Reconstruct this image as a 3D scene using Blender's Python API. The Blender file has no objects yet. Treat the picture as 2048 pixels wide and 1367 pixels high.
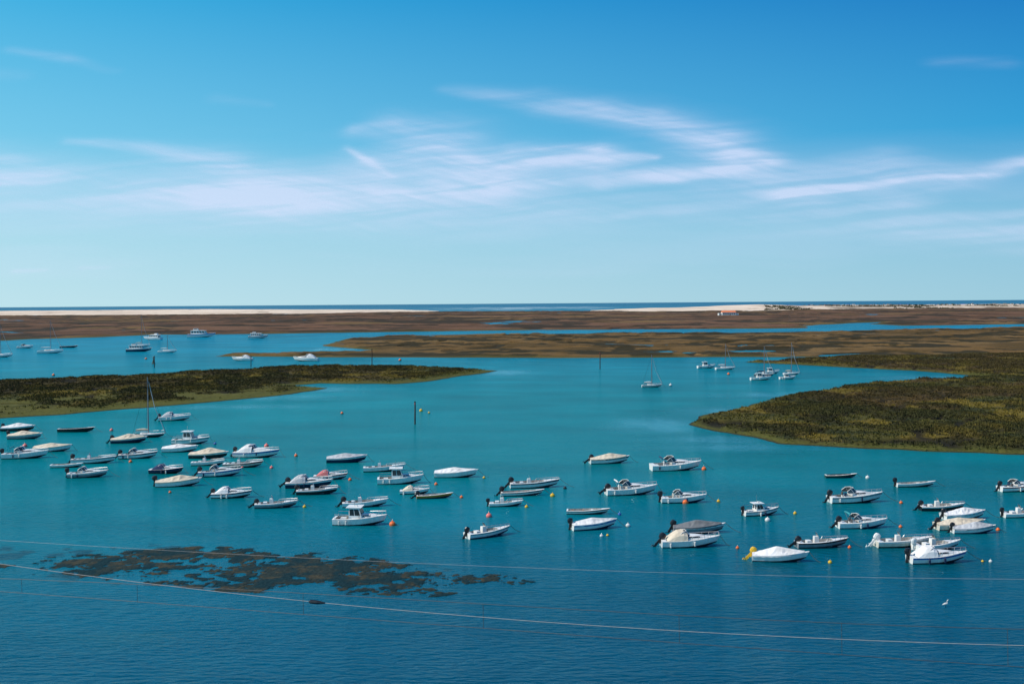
import bpy, math, random
import numpy as np
from mathutils import Matrix, Vector
random.seed(7); rng=np.random.default_rng(7)
F,CH=2275.0,25.0
scene=bpy.context.scene
scene.view_settings.view_transform='Standard'
scene.view_settings.look='None'
scene.view_settings.exposure=0
# ---------------------------------------------------------------- camera
R=Matrix.Rotation(math.radians(90-1.94),3,'X')@Matrix.Rotation(math.radians(-0.42),3,'Z')
cd=bpy.data.cameras.new("camera"); cam=bpy.data.objects.new("camera",cd); scene.collection.objects.link(cam)
cam.matrix_world=Matrix.Translation((0,0,CH))@R.to_4x4()
cd.lens=F/2048*36; cd.sensor_width=36; cd.clip_start=0.5; cd.clip_end=600000
scene.camera=cam
# survey helper: bearing/depression read off the photograph -> place in the world
def ray(u,v): return R@Vector(((u-1024)/F,-(v-683.5)/F,-1.0))
def ground(u,v,z=0.0):
    d=ray(u,v); t=(z-CH)/d.z; return d.x*t,d.y*t
# ---------------------------------------------------------------- noise
def hsh(ix,iy,s):
    n=(ix*374761393+iy*668265263+s*144269504)&0xffffffff
    n=((n^(n>>13))*1274126177)&0xffffffff
    return (n^(n>>16))/4294967295.0
def vn(x,y,s=0):
    fx=np.floor(x); fy=np.floor(y); ix=fx.astype(np.int64); iy=fy.astype(np.int64)
    tx=x-fx; ty=y-fy; tx=tx*tx*(3-2*tx); ty=ty*ty*(3-2*ty)
    a=hsh(ix,iy,s); b=hsh(ix+1,iy,s); c=hsh(ix,iy+1,s); d=hsh(ix+1,iy+1,s)
    return (a*(1-tx)+b*tx)*(1-ty)+(c*(1-tx)+d*tx)*ty
def fbm(x,y,s=0,o=4):
    t=0; a=1; n=0
    for i in range(o):
        t=t+a*vn(x+i*17.3,y-i*9.1,s+i*31); n+=a; a*=0.5; x=x*2.03; y=y*2.03
    return t/n
def ss(x,a,b):
    t=np.clip((x-a)/(b-a),0,1); return t*t*(3-2*t)
def mixc(a,b,t):
    return a*(1-t[...,None])+np.asarray(b)*t[...,None]
def sdf(X,Y,poly):
    p=np.array(poly); q=np.roll(p,-1,axis=0); best=np.full(X.shape,1e18); ins=np.zeros(X.shape,bool)
    for (ax,ay),(bx,by) in zip(p,q):
        ex,ey=bx-ax,by-ay; wx,wy=X-ax,Y-ay
        t=np.clip((wx*ex+wy*ey)/(ex*ex+ey*ey+1e-9),0,1)
        best=np.minimum(best,(wx-ex*t)**2+(wy-ey*t)**2)
        c=((ay>Y)!=(by>Y)); xi=ax+(Y-ay)*ex/(ey if abs(ey)>1e-9 else 1e-9)
        ins^=(c&(X<xi))
    d=np.sqrt(best); return np.where(ins,d,-d)
# ---------------------------------------------------------------- materials
def newmat(name):
    m=bpy.data.materials.new(name); m.use_nodes=True; nt=m.node_tree
    b=nt.nodes["Principled BSDF"]; return m,nt,b
def paint(name,col,rough=0.4,var=0.12,scale=3.0,metal=0,spec=0.5):
    m,nt,b=newmat(name); n=nt.nodes; l=nt.links
    tc=n.new("ShaderNodeTexCoord"); no=n.new("ShaderNodeTexNoise"); no.inputs["Scale"].default_value=scale; no.inputs["Detail"].default_value=5
    mp=n.new("ShaderNodeMapping"); mp.inputs["Scale"].default_value=(1,1,0.4)
    l.new(tc.outputs["Object"],mp.inputs[0]); l.new(mp.outputs[0],no.inputs["Vector"])
    r=n.new("ShaderNodeValToRGB"); r.color_ramp.elements[0].position=0.3; r.color_ramp.elements[1].position=0.65
    d=[c*(1-var*2.2) for c in col]; r.color_ramp.elements[0].color=(d[0],d[1]*0.99,d[2]*0.96,1); r.color_ramp.elements[1].color=(*col,1)
    l.new(no.outputs["Fac"],r.inputs[0]); l.new(r.outputs[0],b.inputs["Base Color"])
    b.inputs["Roughness"].default_value=rough; b.inputs["Metallic"].default_value=metal; b.inputs["Specular IOR Level"].default_value=spec
    return m
MATS={
'w':paint("white_gelcoat",(.82,.81,.78),.35,.07),'c':paint("cream_gelcoat",(.70,.65,.55),.4),'n':paint("navy_paint",(.012,.022,.07),.3),
'k':paint("black_paint",(.014,.014,.018),.35),'g':paint("grey_paint",(.25,.27,.29),.5),'t':paint("teal_paint",(.06,.33,.33),.5),
'o':paint("orange_paint",(.65,.24,.03),.5),'r':paint("red_paint",(.5,.03,.03),.5),'b':paint("blue_paint",(.03,.12,.42),.4),
'dg':paint("dark_green_paint",(.015,.05,.035),.5),'i':paint("deck_interior",(.42,.41,.38),.7,.25),'di':paint("dark_interior",(.08,.08,.085),.8,.3),
'tc':paint("cream_tarpaulin",(.70,.60,.46),.9,.14,1.5),'tg':paint("grey_tarpaulin",(.50,.51,.53),.9,.14,1.5),'tw':paint("white_tarpaulin",(.78,.77,.76),.85,.12,1.5),
'tn':paint("navy_tarpaulin",(.02,.035,.10),.9,.15,1.5),'tk':paint("dark_grey_tarpaulin",(.17,.18,.19),.9,.15,1.5),'tt':paint("turquoise_canvas",(.04,.33,.36),.9,.15,1.5),
'tp':paint("pink_canvas",(.6,.17,.17),.9,.15,1.5),'gl':paint("tinted_glass",(.02,.035,.042),.08,.05),'gw':paint("smoked_perspex",(.06,.09,.10),.1,.05),'st':paint("stainless_steel",(.6,.6,.6),.3,.05,3,1),
'af':paint("antifouling_paint",(.025,.03,.045),.7,.3),'rp':paint("rope",(.12,.11,.09),.9),'wd':paint("varnished_wood",(.25,.12,.05),.6),
'y':paint("yellow_plastic",(.80,.48,.02),.5,.15,6),'pk':paint("pink_plastic",(.88,.2,.17),.5,.15,6),'os':paint("orange_plastic",(.88,.17,.03),.5,.15,6),
'wp':paint("white_plastic",(.75,.75,.72),.5,.15,6),'al':paint("aluminium_mast",(.20,.20,.22),.5,.1,3),
'wl':paint("lime_washed_wall",(.8,.78,.73),.9,.05,.2),'tr':paint("terracotta_roof",(.72,.20,.08),.9,.08,.3),'pp':paint("weathered_timber",(.05,.04,.035),.9,.3),
'cw':paint("copper_wire",(.05,.045,.045),.6),'fc':paint("feeder_cable",(.34,.33,.33),.6),
}
MK=list(MATS.keys())
# ---------------------------------------------------------------- mesh builder
class MB:
    def __init__(s): s.v=[];s.f=[];s.m=[]
    def add(s,vs,fs,mat):
        o=len(s.v); s.v+= [tuple(map(float,p)) for p in vs]
        for f in fs: s.f.append(tuple(i+o for i in f)); s.m.append(mat)
    def poly(s,pts,mat): s.add(pts,[tuple(range(len(pts)))],mat)
    def frustum(s,b4,t4,mat,wins=(),wm='gl'):
        vs=list(b4)+list(t4)
        s.add(vs,[(0,1,5,4),(1,2,6,5),(2,3,7,6),(3,0,4,7),(4,5,6,7),(3,2,1,0)],mat)
        c=sum((Vector(p) for p in vs),Vector())/8
        for (k,u0,u1,v0,v1) in wins:
            a,b=Vector(b4[k]),Vector(b4[(k+1)%4]); d,e=Vector(t4[k]),Vector(t4[(k+1)%4])
            n=(b-a).cross(d-a).normalized()
            if n.dot((a+e)/2-c)<0: n=-n
            P=lambda u,v:(a.lerp(b,u)).lerp(d.lerp(e,u),v)+n*0.012
            s.poly([P(u0,v0),P(u1,v0),P(u1,v1),P(u0,v1)],wm)
    def box(s,c,d,mat,taper=1.0,rot=0.0,wins=()):
        x,y,z=c; a,b,h=d[0]/2,d[1]/2,d[2]/2
        q=[(a,-b),(a,b),(-a,b),(-a,-b)]
        M=Matrix.Rotation(rot,3,'Y')
        f=lambda px,py,pz:tuple(Vector((x,y,z))+M@Vector((px,py,pz)))
        s.frustum([f(px,py,-h) for px,py in q],[f(px*taper,py*taper,h) for px,py in q],mat,wins)
    def tube(s,p,q,r,mat,n=5,r2=None):
        s.path([p,q],[r,r2 if r2 else r],mat,n)
    def path(s,pts,rad,mat,n=6):
        pts=[Vector(p) for p in pts]; rings=[]
        for i,p in enumerate(pts):
            d=(pts[min(i+1,len(pts)-1)]-pts[max(i-1,0)]).normalized()
            a=d.cross(Vector((0,0,1))) if abs(d.z)<.95 else d.cross(Vector((0,1,0)))
            a.normalize(); b=d.cross(a)
            rr=rad[i] if hasattr(rad,'__len__') else rad
            rings.append([p+(a*math.cos(t)+b*math.sin(t))*rr for t in [2*math.pi*k/n for k in range(n)]])
        vs=[v for rg in rings for v in rg]; fs=[]
        for i in range(len(rings)-1):
            for k in range(n): fs.append((i*n+k,i*n+(k+1)%n,(i+1)*n+(k+1)%n,(i+1)*n+k))
        fs.append(tuple(range(n))); fs.append(tuple(range(len(vs)-n,len(vs))))
        s.add(vs,fs,mat)
    def loft(s,rings,mats):
        n=len(rings[0])
        for i in range(len(rings)-1):
            for j in range(n-1):
                a,b,c,d=rings[i][j],rings[i][j+1],rings[i+1][j+1],rings[i+1][j]
                s.add([a,b,c,d],[(0,1,2,3)],mats(i,j) if callable(mats) else mats[j])
    def loft2(s,rings,mats):
        s.loft(rings,mats); s.loft([[(x,-y,z) for x,y,z in r] for r in rings],mats)
    def ball(s,c,r,mat,n=10,m=7,band=None):
        rx,ry,rz=(r,r,r) if not hasattr(r,'__len__') else r
        rings=[]
        for i in range(m+1):
            ph=-math.pi/2+math.pi*i/m
            rings.append([(c[0]+rx*math.cos(ph)*math.cos(2*math.pi*k/n),c[1]+ry*math.cos(ph)*math.sin(2*math.pi*k/n),c[2]+rz*math.sin(ph)) for k in range(n+1)])
        s.loft(rings,lambda i,j:(band if band and i in(m//2-1,) else mat))
    def finish(s,name,loc=(0,0,0),rz=0.0,tilt=0.0,smooth=False):
        me=bpy.data.meshes.new(name); me.from_pydata(s.v,[],s.f)
        used=sorted(set(s.m),key=MK.index); 
        for k in used: me.materials.append(MATS[k])
        ix={k:i for i,k in enumerate(used)}
        me.polygons.foreach_set("material_index",[ix[k] for k in s.m])
        if smooth: me.polygons.foreach_set("use_smooth",[True]*len(me.polygons))
        me.update()
        o=bpy.data.objects.new(name,me); scene.collection.objects.link(o)
        o.location=loc; o.rotation_euler=(tilt,0,rz); return o
# ---------------------------------------------------------------- boats
def hullfns(L,B,Fb,bowrise=0.55,full=2.3):
    b=lambda t:max(.015,B/2*((.88+.12*min(1,t/.35)) if t<.42 else (1-((t-.42)/.58)**full)))
    sh=lambda t:Fb*(1+bowrise*t**2.2)
    sb=sh(1)
    X=lambda t,z:L*(t*.9)+.1*L*(t**4)*(z/sb)
    return b,sh,X
def hull(mb,L,B,Fb,hc='w',sc='w',cock=(.06,.5),dc='w',ic='i',bowrise=.55,boot='af',full=2.3):
    b,sh,X=hullfns(L,B,Fb,bowrise,full)
    ts=[0,.04]
    if cock: ts+=[cock[0],cock[0]+.004]
    ts+=[.2,.32,.42,.5,.58,.66,.74,.8,.86,.91,.95,.98,1.0]
    if cock: ts+=[cock[1],cock[1]+.004]
    ts=sorted(set(ts)); rings=[]
    for t in ts:
        s=sh(t); bb=b(t); zc=.03+.5*Fb*t**3; zk=-.3+(.3+.55*Fb)*max(0,(t-.55)/.45)**2
        c=bb*(.84-.27*t**3); g=min(.14*B/2,bb*.5)
        rec=cock and cock[0]<t<=cock[1]+.0001 and abs(t-cock[0])>1e-6
        P=[(0,zk),(c,zc),(c+(bb-c)*.3,zc+.11+.03*t),(c+(bb-c)*.86,s*.74),(bb,s*.93),(bb+.02,s),(bb-g,s+.03)]
        if rec: fl=max(.12,s-.62); P+=[(max(0,bb-g-.05),fl),(0,fl)]
        else: P+=[((bb-g)*.6,s+.05),(0,s+.07)]
        rings.append([(X(t,z),y,z) for y,z in P])
    recs=[cock and cock[0]<t<=cock[1]+.0001 and abs(t-cock[0])>1e-6 for t in ts]
    def mt(i,j):
        if j<=1: return boot
        if j==2: return hc
        if j==3: return sc
        if j==4: return hc if hc!='w' else 'w'
        if j==5: return dc
        r=recs[i] or (i+1<len(recs) and recs[i+1])
        return ic if r else dc
    mb.loft2(rings,mt)
    r0=rings[0][:6]; tr=r0+[(x,-y,z) for x,y,z in reversed(r0[1:])]
    mb.poly(tr,hc)
    r1=rings[0][5:]; mb.poly([r1[0],r1[1],r1[2],r1[3],]+[(x,-y,z) for x,y,z in reversed(r1[:3])],dc)
    return b,sh,X
def outboard(mb,z,y=0,tilt=.5,col='k',s=1.0):
    M=Matrix.Rotation(tilt,3,'Y')
    o=Vector((-.12,y,z-.05))
    T=lambda x,yy,zz:tuple(o+M@Vector((x*s,yy*s,zz*s)))
    rings=[]
    for zz,a,c,dx in [(.12,.14,.10,0),(.2,.25,.16,-.05),(.45,.29,.18,-.07),(.62,.25,.16,-.06),(.7,.12,.09,-.03)]:
        rings.append([T(dx+a*math.cos(k*math.pi/5),c*math.sin(k*math.pi/5),zz) for k in range(11)])
    mb.loft(rings,[col]*10); mb.poly(rings[-1][:10],col); mb.poly(rings[0][:10],col)
    for (x0,x1,w,z0,z1) in [(-.13,.06,.06,-.75,.14),(-.2,.1,.1,-.42,-.38),(.04,.16,.13,-.2,.1)]:
        mb.frustum([T(x1,-w,z0),T(x1,w,z0),T(x0,w,z0),T(x0,-w,z0)],[T(x1,-w,z1),T(x1,w,z1),T(x0,w,z1),T(x0,-w,z1)],col)
    mb.path([T(-.28,0,-.66),T(.0,0,-.66),T(.16,0,-.66)],[.03*s,.07*s,.02*s],col)
    for k in range(3):
        a=k*2.09; mb.poly([T(-.25,0,-.66),T(-.22,.17*math.cos(a),-.66+.17*math.sin(a)),T(-.28,.17*math.cos(a+.7),-.66+.17*math.sin(a+.7))],col)
def windshield(mb,x0,x1,hw,z,h,rake=.35,m='gw'):
    pl=[(x0,hw),(x0+(x1-x0)*.55,hw*.93),(x1-.08,hw*.6),(x1,0)]; pl=pl+[(x,-y) for x,y in reversed(pl[:-1])]
    hs=[.35,.9,1,1,1,.9,.35]
    bt=[(x,y,z) for x,y in pl]; tp=[(x-rake*hh,y*.9,z+h*hh) for (x,y),hh in zip(pl,hs)]
    mb.loft([bt,tp],[m]*6)
    mb.path(tp,.03,'w',4); mb.path(bt,.025,'w',4)
    for a,c in zip(bt[1:-1],tp[1:-1]): mb.tube(a,c,.022,'w',4)
def tarp(mb,L,b,sh,X,col,prof,t0=0.0,t1=.95,drop=.14,seed=0):
    rd=random.Random(seed); rings=[]
    n=18
    for i in range(n+1):
        t=t0+(t1-t0)*i/n; s=sh(t)+.035; bb=b(t)+.04
        h=np.interp(t,[p[0] for p in prof],[p[1] for p in prof])
        j=lambda a:rd.uniform(-a,a)
        sag=.16*math.sin(math.pi*((i*0.37)%1))
        P=[(bb,s-drop+j(.05)),(bb,s+.01),(bb*.78,s+h*.22+j(.04)),(bb*.5,s+h*.55-sag*h+j(.05)),(bb*.25,s+h*.85+j(.04)),(0,s+h+.02)]
        rings.append([(X(t,sh(t)),y,z) for y,z in P])
    mb.loft2(rings,[col]*5)
    r=rings[0]; mb.poly(r+[(x,-y,z) for x,y,z in reversed(r[:-1])],col)
def coach(mb,L,b,sh,X,t0,t1,h,wf=.72,col='w',win=True):
    rings=[]; n=8
    for i in range(n+1):
        k=i/n; t=t0+(t1-t0)*k; s=sh(t)+.03; w=min(b(t)*wf,b(t)-.08); w=max(w,.03)
        hh=h*(1-k**2.2)*.97+.015 - (sh(t)-sh(t0))*.35*(1-k)
        rings.append([(X(t,s),w,s),(X(t,s)-.03,w*.94,s+hh*.35),(X(t,s)-.05,w*.88,s+hh*.75),(X(t,s)-.06,w*.6,s+hh*.95),(X(t,s)-.06,0,s+hh)])
    mb.loft2(rings,lambda i,j:'gl' if (win and j==1 and 1<=i<=4) else col)
    r=rings[0]; mb.poly(r+[(x,-y,z) for x,y,z in reversed(r[:-1])],col)
def rail(mb,L,b,sh,X,t0=.55,h=.38):
    pts=[]
    for t in [t0,.66,.76,.86,.93,.985]:
        pts.append((X(t,sh(t)),b(t)*.9,sh(t)+h))
    full=[(pts[0][0]-.15,pts[0][1],pts[0][2]-h)]+pts; full=full+[(x,-y,z) for x,y,z in reversed(full)]
    mb.path(full,.024,'st',4)
    for p in pts[::1]:
        for sg in(1,-1): mb.tube((p[0],p[1]*sg,p[2]),(p[0],p[1]*sg,p[2]-h),.018,'st',4)
def rope(mb,L,sh,X,dist=1.8,side=-.3):
    a=(X(1,sh(1)),0,sh(1)); e=(L+dist,side,-.05)
    pts=[tuple(Vector(a).lerp(Vector(e),k/6)-Vector((0,0,.25*math.sin(math.pi*k/6)))) for k in range(7)]
    mb.path(pts,.024,'rp',4)
def fenders(mb,b,sh,X,rd):
    for t in rd.sample([.15,.3,.45,.6],2):
        x=X(t,0); y=-(b(t)+.11); z=sh(t)
        mb.path([(x,y,z-.12),(x,y,z-.2),(x,y,z-.55),(x,y,z-.62)],[.03,.1,.1,.03],rd.choice(['wp','n','wp']),6)
        mb.tube((x,y,z-.12),(x,y+.1,z+.04),.012,'rp',3)
def boat(typ,L,hc,sc,cv,motor=True,mtilt=.5,seed=0,mc='k'):
    rd=random.Random(seed); mb=MB(); name='motorboat'
    B=L*.37; Fb=L*.105+.06
    boot='af' if rd.random()<.6 else ('n' if rd.random()<.4 else 'k')
    if typ in('tarp',):
        name='covered_motorboat'; b,sh,X=hull(mb,L,B,Fb,hc,sc,None,boot=boot)
        pk=rd.uniform(.42,.58); ph=L*rd.uniform(.105,.14)
        prof=[(0,.035*L),(.15,.045*L),(pk,ph),(pk+.08,ph*.9),(.95,.012*L)]
        tarp(mb,L,b,sh,X,cv,prof,.0,.94,seed=seed)
    elif typ=='tarplow':
        name='covered_motorboat'; b,sh,X=hull(mb,L,B,Fb,hc,sc,None,boot=boot)
        prof=[(0,.03*L),(.3,.075*L),(.5,.095*L),(.7,.055*L),(.97,.01*L)]
        tarp(mb,L,b,sh,X,cv,prof,.0,.96,drop=.1,seed=seed)
    elif typ=='cuddy':
        b,sh,X=hull(mb,L,B,Fb,hc,sc,(.08,.44),boot=boot)
        coach(mb,L,b,sh,X,.43,.86,L*.075,win=rd.random()<.6)
        windshield(mb,X(.34,0),X(.56,0),b(.45)*.82,sh(.45)+L*.05,L*.095,rake=.5)
        for sg in(1,-1):
            mb.box((X(.33,0),sg*B*.2,Fb*.85),(.5,.45,.5),'w'); mb.box((X(.33,0)-.2,sg*B*.2,Fb*1.35),(.12,.45,.4),rd.choice(['w','c','n','di']),rot=.15)
        mb.box((X(.13,0),0,Fb*.7),(.5,B*.6,.35),'w')
        if cv:
            rings=[]
            for t,h in [(.1,.02),(.2,.10),(.3,.155),(.4,.165),(.47,.12)]:
                s=sh(t); rings.append([(X(t,s),b(t)*.97,s+.0),(X(t,s),b(t)*.85,s+L*h*.55),(X(t,s),b(t)*.55,s+L*h*.92),(X(t,s),0,s+L*h)])
            mb.loft2(rings,[cv]*3)
            r=rings[0]; mb.poly(r+[(x,-y,z) for x,y,z in reversed(r[:-1])],cv)
        elif rd.random()<.4:
            w=b(.25)*.9; mb.path([(X(.3,0),-w,sh(.3)),(X(.22,0),-w,sh(.3)+.95),(X(.22,0),w,sh(.3)+.95),(X(.3,0),w,sh(.3))],.025,'st',4)
            mb.path([(X(.22,0),-w,sh(.3)+.97),(X(.22,0),0,sh(.3)+1.02),(X(.22,0),w,sh(.3)+.97)],[.08,.1,.08],rd.choice(['tn','tc','tw','tt']))
        rail(mb,L,b,sh,X); fenders(mb,b,sh,X,rd)
    elif typ=='open':
        b,sh,X=hull(mb,L,B*.95,Fb*.9,hc,sc,(.06,.72),boot=boot)
        cx=X(.42,0); mb.box((cx,0,.55*Fb+.35),(.5,.6,.85),'w',taper=.85)
        mb.poly([(cx+.2,-.25,Fb*.55+.76),(cx+.2,.25,Fb*.55+.76),(cx+.02,.22,Fb*.55+1.15),(cx+.02,-.22,Fb*.55+1.15)],'gw')
        mb.path([(cx+.2,-.26,Fb*.55+.76),(cx+.0,-.24,Fb*.55+1.17),(cx+.0,.24,Fb*.55+1.17),(cx+.2,.26,Fb*.55+.76)],.025,'st',4)
        mb.box((X(.26,0),0,Fb*.5+.15),(.45,.75,.5),'w'); mb.box((X(.1,0),0,Fb*.6),(.35,B*.7,.35),'w')
        mb.box((X(.66,0),0,Fb*.55),(.6,B*.5,.3),'i')
        rail(mb,L,b,sh,X,.6,.24)
        if cv: mb.box((X(.26,0),0,Fb+.25),(.7,B*.6,.28),cv,taper=.7)
    elif typ=='skiff':
        name='open_skiff'; b,sh,X=hull(mb,L,B*.85,Fb*.75,hc,sc,(.04,.84),boot=boot,ic='i' if hc not in('k','n','dg','g') else 'di',full=2.0)
        for t in(.15,.42,.65): mb.box((X(t,0),0,sh(t)-.14),(.28,b(t)*1.8,.06),'wd' if rd.random()<.4 else 'w')
    elif typ=='pilot':
        name='cabin_boat'; b,sh,X=hull(mb,L,B,Fb*1.08,hc,sc,(.05,.36),boot=boot)
        coach(mb,L,b,sh,X,.58,.86,L*.06,win=True)
        x0,x1=X(.34,0),X(.64,0); w=b(.5)*.84; z0=sh(.5)-.25; z1=z0+L*.235
        mb.frustum([(x1,-w,z0),(x1,w,z0),(x0,w,z0),(x0,-w,z0)],[(x1-.5,-w*.86,z1),(x1-.5,w*.86,z1),(x0+.05,w*.86,z1),(x0+.05,-w*.86,z1)],'w',
          [(0,.06,.48,.42,.9),(0,.52,.94,.42,.9),(1,.08,.45,.45,.9),(1,.5,.92,.45,.9),(2,.1,.4,.4,.88),(2,.6,.9,.4,.88),(3,.08,.45,.42,.9),(3,.5,.92,.42,.9)])
        mb.box(((x0+x1)/2-.25,0,z1+.03),(x1-x0+.1,w*1.95,.06),'w')
        mb.tube(((x0+x1)/2-.3,0,z1),((x0+x1)/2-.35,0,z1+1.0),.03,'st'); mb.box(((x0+x1)/2-.1,0,z1+.14),(.25,.25,.16),'w',taper=.7)
        mb.box((X(.2,0),0,Fb*.8),(.6,.6,.45),'w'); rail(mb,L,b,sh,X,.56,.42); fenders(mb,b,sh,X,rd)
        for sg in(1,-1): mb.path([(X(.05,0),sg*b(.05)*.9,sh(0)),(X(.05,0),sg*b(.05)*.9,sh(0)+.55),(X(.34,0),sg*b(.3)*.9,sh(0)+.55)],.024,'st',4)
    elif typ=='sail':
        name='sailing_yacht'; B=L*.31; b,sh,X=hull(mb,L,B,Fb*.85,hc,sc,(.08,.3),boot=boot,bowrise=.35,full=1.9)
        coach(mb,L,b,sh,X,.3,.72,L*.045,wf=.6)
        mh=cv if cv else L*1.3; mx=X(.55,0)
        mb.tube((mx,0,sh(.5)),(mx,0,mh),.13,'al',6,.08)
        zb=sh(.4)+L*.12; mb.tube((mx,0,zb),(X(.12,0),0,zb-.05),.07,'al')
        mb.path([(mx-.1,0,zb+.14),(X(.4,0),0,zb+.2),(X(.25,0),0,zb+.16),(X(.13,0),0,zb+.08)],[.1,.19,.16,.06],rd.choice(['tn','tw','tc']))
        mb.tube((mx,-L*.09,mh*.62),(mx,L*.09,mh*.62),.03,'al')
        for e in[(X(1,1),0,sh(1)),(0.1,0,sh(0)),(mx-.2,b(.5),sh(.5)),(mx-.2,-b(.5),sh(.5))]: mb.tube((mx,0,mh*.98),e,.02,'cw',3)
        mb.path([(X(1,1)-.1,0,sh(1)+.1),(mx+L*.2,0,mh*.5),(mx+.2,0,mh*.93)],[.08,.07,.04],'tg')
        rail(mb,L,b,sh,X,.1,.5)
    elif typ=='house':
        name='houseboat'; B=L*.36; b,sh,X=hull(mb,L,B,Fb,hc,sc,(.04,.14),boot=boot,bowrise=.4)
        x0,x1=X(.14,0),X(.76,0); w=B*.43; z0=sh(.4); z1=z0+L*.12
        mb.frustum([(x1,-w*.85,z0),(x1,w*.85,z0),(x0,w,z0),(x0,-w,z0)],[(x1-L*.08,-w*.8,z1),(x1-L*.08,w*.8,z1),(x0+.1,w*.92,z1),(x0+.1,-w*.92,z1)],'w',
          [(0,.06,.47,.3,.85),(0,.53,.94,.3,.85)]+[(k,.05+.19*i,.05+.19*i+.14,.35,.85) for k in(1,3) for i in range(5)]+[(2,.1,.4,.1,.85),(2,.6,.9,.35,.85)])
        mb.box(((x0+x1)/2-L*.03,0,z1+.05),(x1-x0+.1,w*2,.1),'w')
        mb.box((x0+L*.16,0,z1+L*.045),(L*.16,w*1.1,L*.07),'w',taper=.85,wins=[(0,.1,.9,.4,.9),(3,.1,.9,.4,.9)])
        for sg in(1,-1): mb.path([(x0,sg*w*.9,z1),(x0,sg*w*.9,z1+.7),(x1-L*.15,sg*w*.8,z1+.7),(x1-L*.15,sg*w*.8,z1)],.04,'st',4)
        rail(mb,L,b,sh,X,.7,.6)
        motor=False
    if motor and typ not in('sail',):
        outboard(mb,sh(0) if typ!='skiff' else sh(0)+.05,0,mtilt,mc,s=min(1.3,L/4.8))
    if typ not in('house',) and L<9: rope(mb,L,sh,X,rd.uniform(1.0,2.4),rd.uniform(-.8,.2))
    return mb,name
# uL,uR,vWaterline,type,hull,stripe,cover,heading(deg),motor
BO=[
(2,70,862,'tarp','k','w','tw',4,1),(14,85,878,'tarp','g','w','tc',3,1),(118,190,864,'skiff','k','k',None,0,0),
(3,96,917,'cuddy','w','w',None,8,1),(70,143,903,'tarplow','w','w','tc',5,0),(103,166,935,'skiff','w','w',None,3,0),
(133,216,955,'cuddy','g','w',None,6,1),(140,233,927,'open','w','g',None,5,1),(235,315,917,'cuddy','w','n',None,5,1),
(220,293,886,'tarp','n','w','tc',10,1),(265,330,875,'sail','k','w',11.5,2,0),(315,381,841,'cuddy','w','w','tg',10,1),
(346,420,888,'pilot','w','t',None,-3,0),(326,396,904,'tarplow','w','w','tw',4,0),(380,458,917,'tarp','k','w','tc',-3,0),
(462,562,915,'cuddy','w','b','tw',-5,1),(300,368,947,'cuddy','n','n','tn',-3,0),(384,450,931,'open','w','w',None,0,0),
(448,527,935,'open','c','r',None,0,0),(393,483,953,'cuddy','w','b',None,10,1),(308,403,973,'tarp','w','w','tc',9,1),
(419,505,996,'cuddy','w','n','tw',5,1),(505,597,1016,'open','g','w',None,7,1),(654,735,925,'tarplow','n','w','tg',4,0),
(727,812,943,'open','w','w',None,7,0),(566,667,976,'cuddy','n','w','tg',2,1),(628,696,959,'cuddy','w','r','tp',4,0),
(588,678,989,'open','k','w',None,5,1),(755,848,968,'pilot','w','w',None,5,0),(800,860,988,'cuddy','w','w','tc',3,0),
(828,907,997,'skiff','o','o',None,5,1),(869,957,955,'tarplow','w','w','tw',-3,0),(679,778,1014,'open','w','w',None,5,1),
(667,776,1051,'pilot','w','w',None,-8,0),(928,1022,1074,'open','w','t',None,32,1),(973,1048,1013,'open','w','w',None,3,1),
(995,1090,992,'skiff','w','k',None,3,1),(1012,1122,976,'open','w','n',None,8,1),(1133,1220,1029,'skiff','w','dg',None,-5,0),
(1135,1237,1059,'tarplow','w','b','tw',16,1),(1173,1261,927,'tarp','w','n','tc',5,1),(1203,1318,990,'cuddy','w','w',None,8,1),
(1300,1405,941,'cuddy','w','w',None,8,0),(1315,1416,1006,'cuddy','w','w',None,0,1),(1480,1561,1031,'pilot','w','g',None,14,1),
(1312,1443,1095,'cuddy','w','w','tc',2,1),(1337,1453,1067,'tarp','g','w','tk',3,1),(1497,1618,1124,'tarp','w','w','tw',-8,1),
(1583,1700,1096,'open','g','k',None,3,1),(1650,1714,956,'skiff','dg','dg',None,-5,0),(1648,1770,1006,'cuddy','w','g',None,6,1),
(1666,1778,1057,'cuddy','w','w',None,3,1),(1785,1873,974,'skiff','w','w',None,0,1),(1740,1872,1095,'open','c','w',None,0,1),
(1818,1928,1100,'open','w','w',None,12,1),(1807,1938,1127,'cuddy','w','b','tw',5,1),(1832,1932,1022,'open','k','w',None,0,1),
(1876,1976,1039,'tarp','w','g','tw',10,1),(1862,1975,1060,'tarplow','c','w','tc',3,1),(1897,1993,1067,'tarp','w','g','tg',-2,1),
(1990,2085,983,'cuddy','w','r',None,3,1),(1998,2090,1035,'open','w','w',None,3,1),
(1283,1325,774,'sail','w','n',9.5,-2,0),(1394,1432,736,'pilot','w','w',None,5,0),(1430,1472,739,'sail','w','w',9.5,3,0),
(1500,1543,760,'pilot','w','w',None,3,0),(1508,1550,752,'sail','k','w',10,3,0),(1525,1560,747,'pilot','w','w',None,3,0),
(1558,1592,758,'pilot','w','w',None,3,0),(1566,1600,749,'sail','w','w',11,5,0),
(-20,24,714,'sail','w','w',17,5,0),(36,66,696,'cuddy','w','w',None,0,0),(78,126,706,'sail','w','w',18,0,0),(122,155,695,'skiff','k','g',None,0,0),
(255,303,703,'house','n','w',None,4,0),(268,300,693,'sail','w','w',20,0,0),(317,354,705,'sail','w','w',9.5,0,0),(287,323,679,'house','w','w',None,170,0),
(378,430,674,'house','w','b',None,0,0),(498,536,676,'house','w','n',None,0,0),(464,505,721,'cuddy','w','w','tw',178,0),(586,637,722,'cuddy','w','w','tw',176,0),
]
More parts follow.
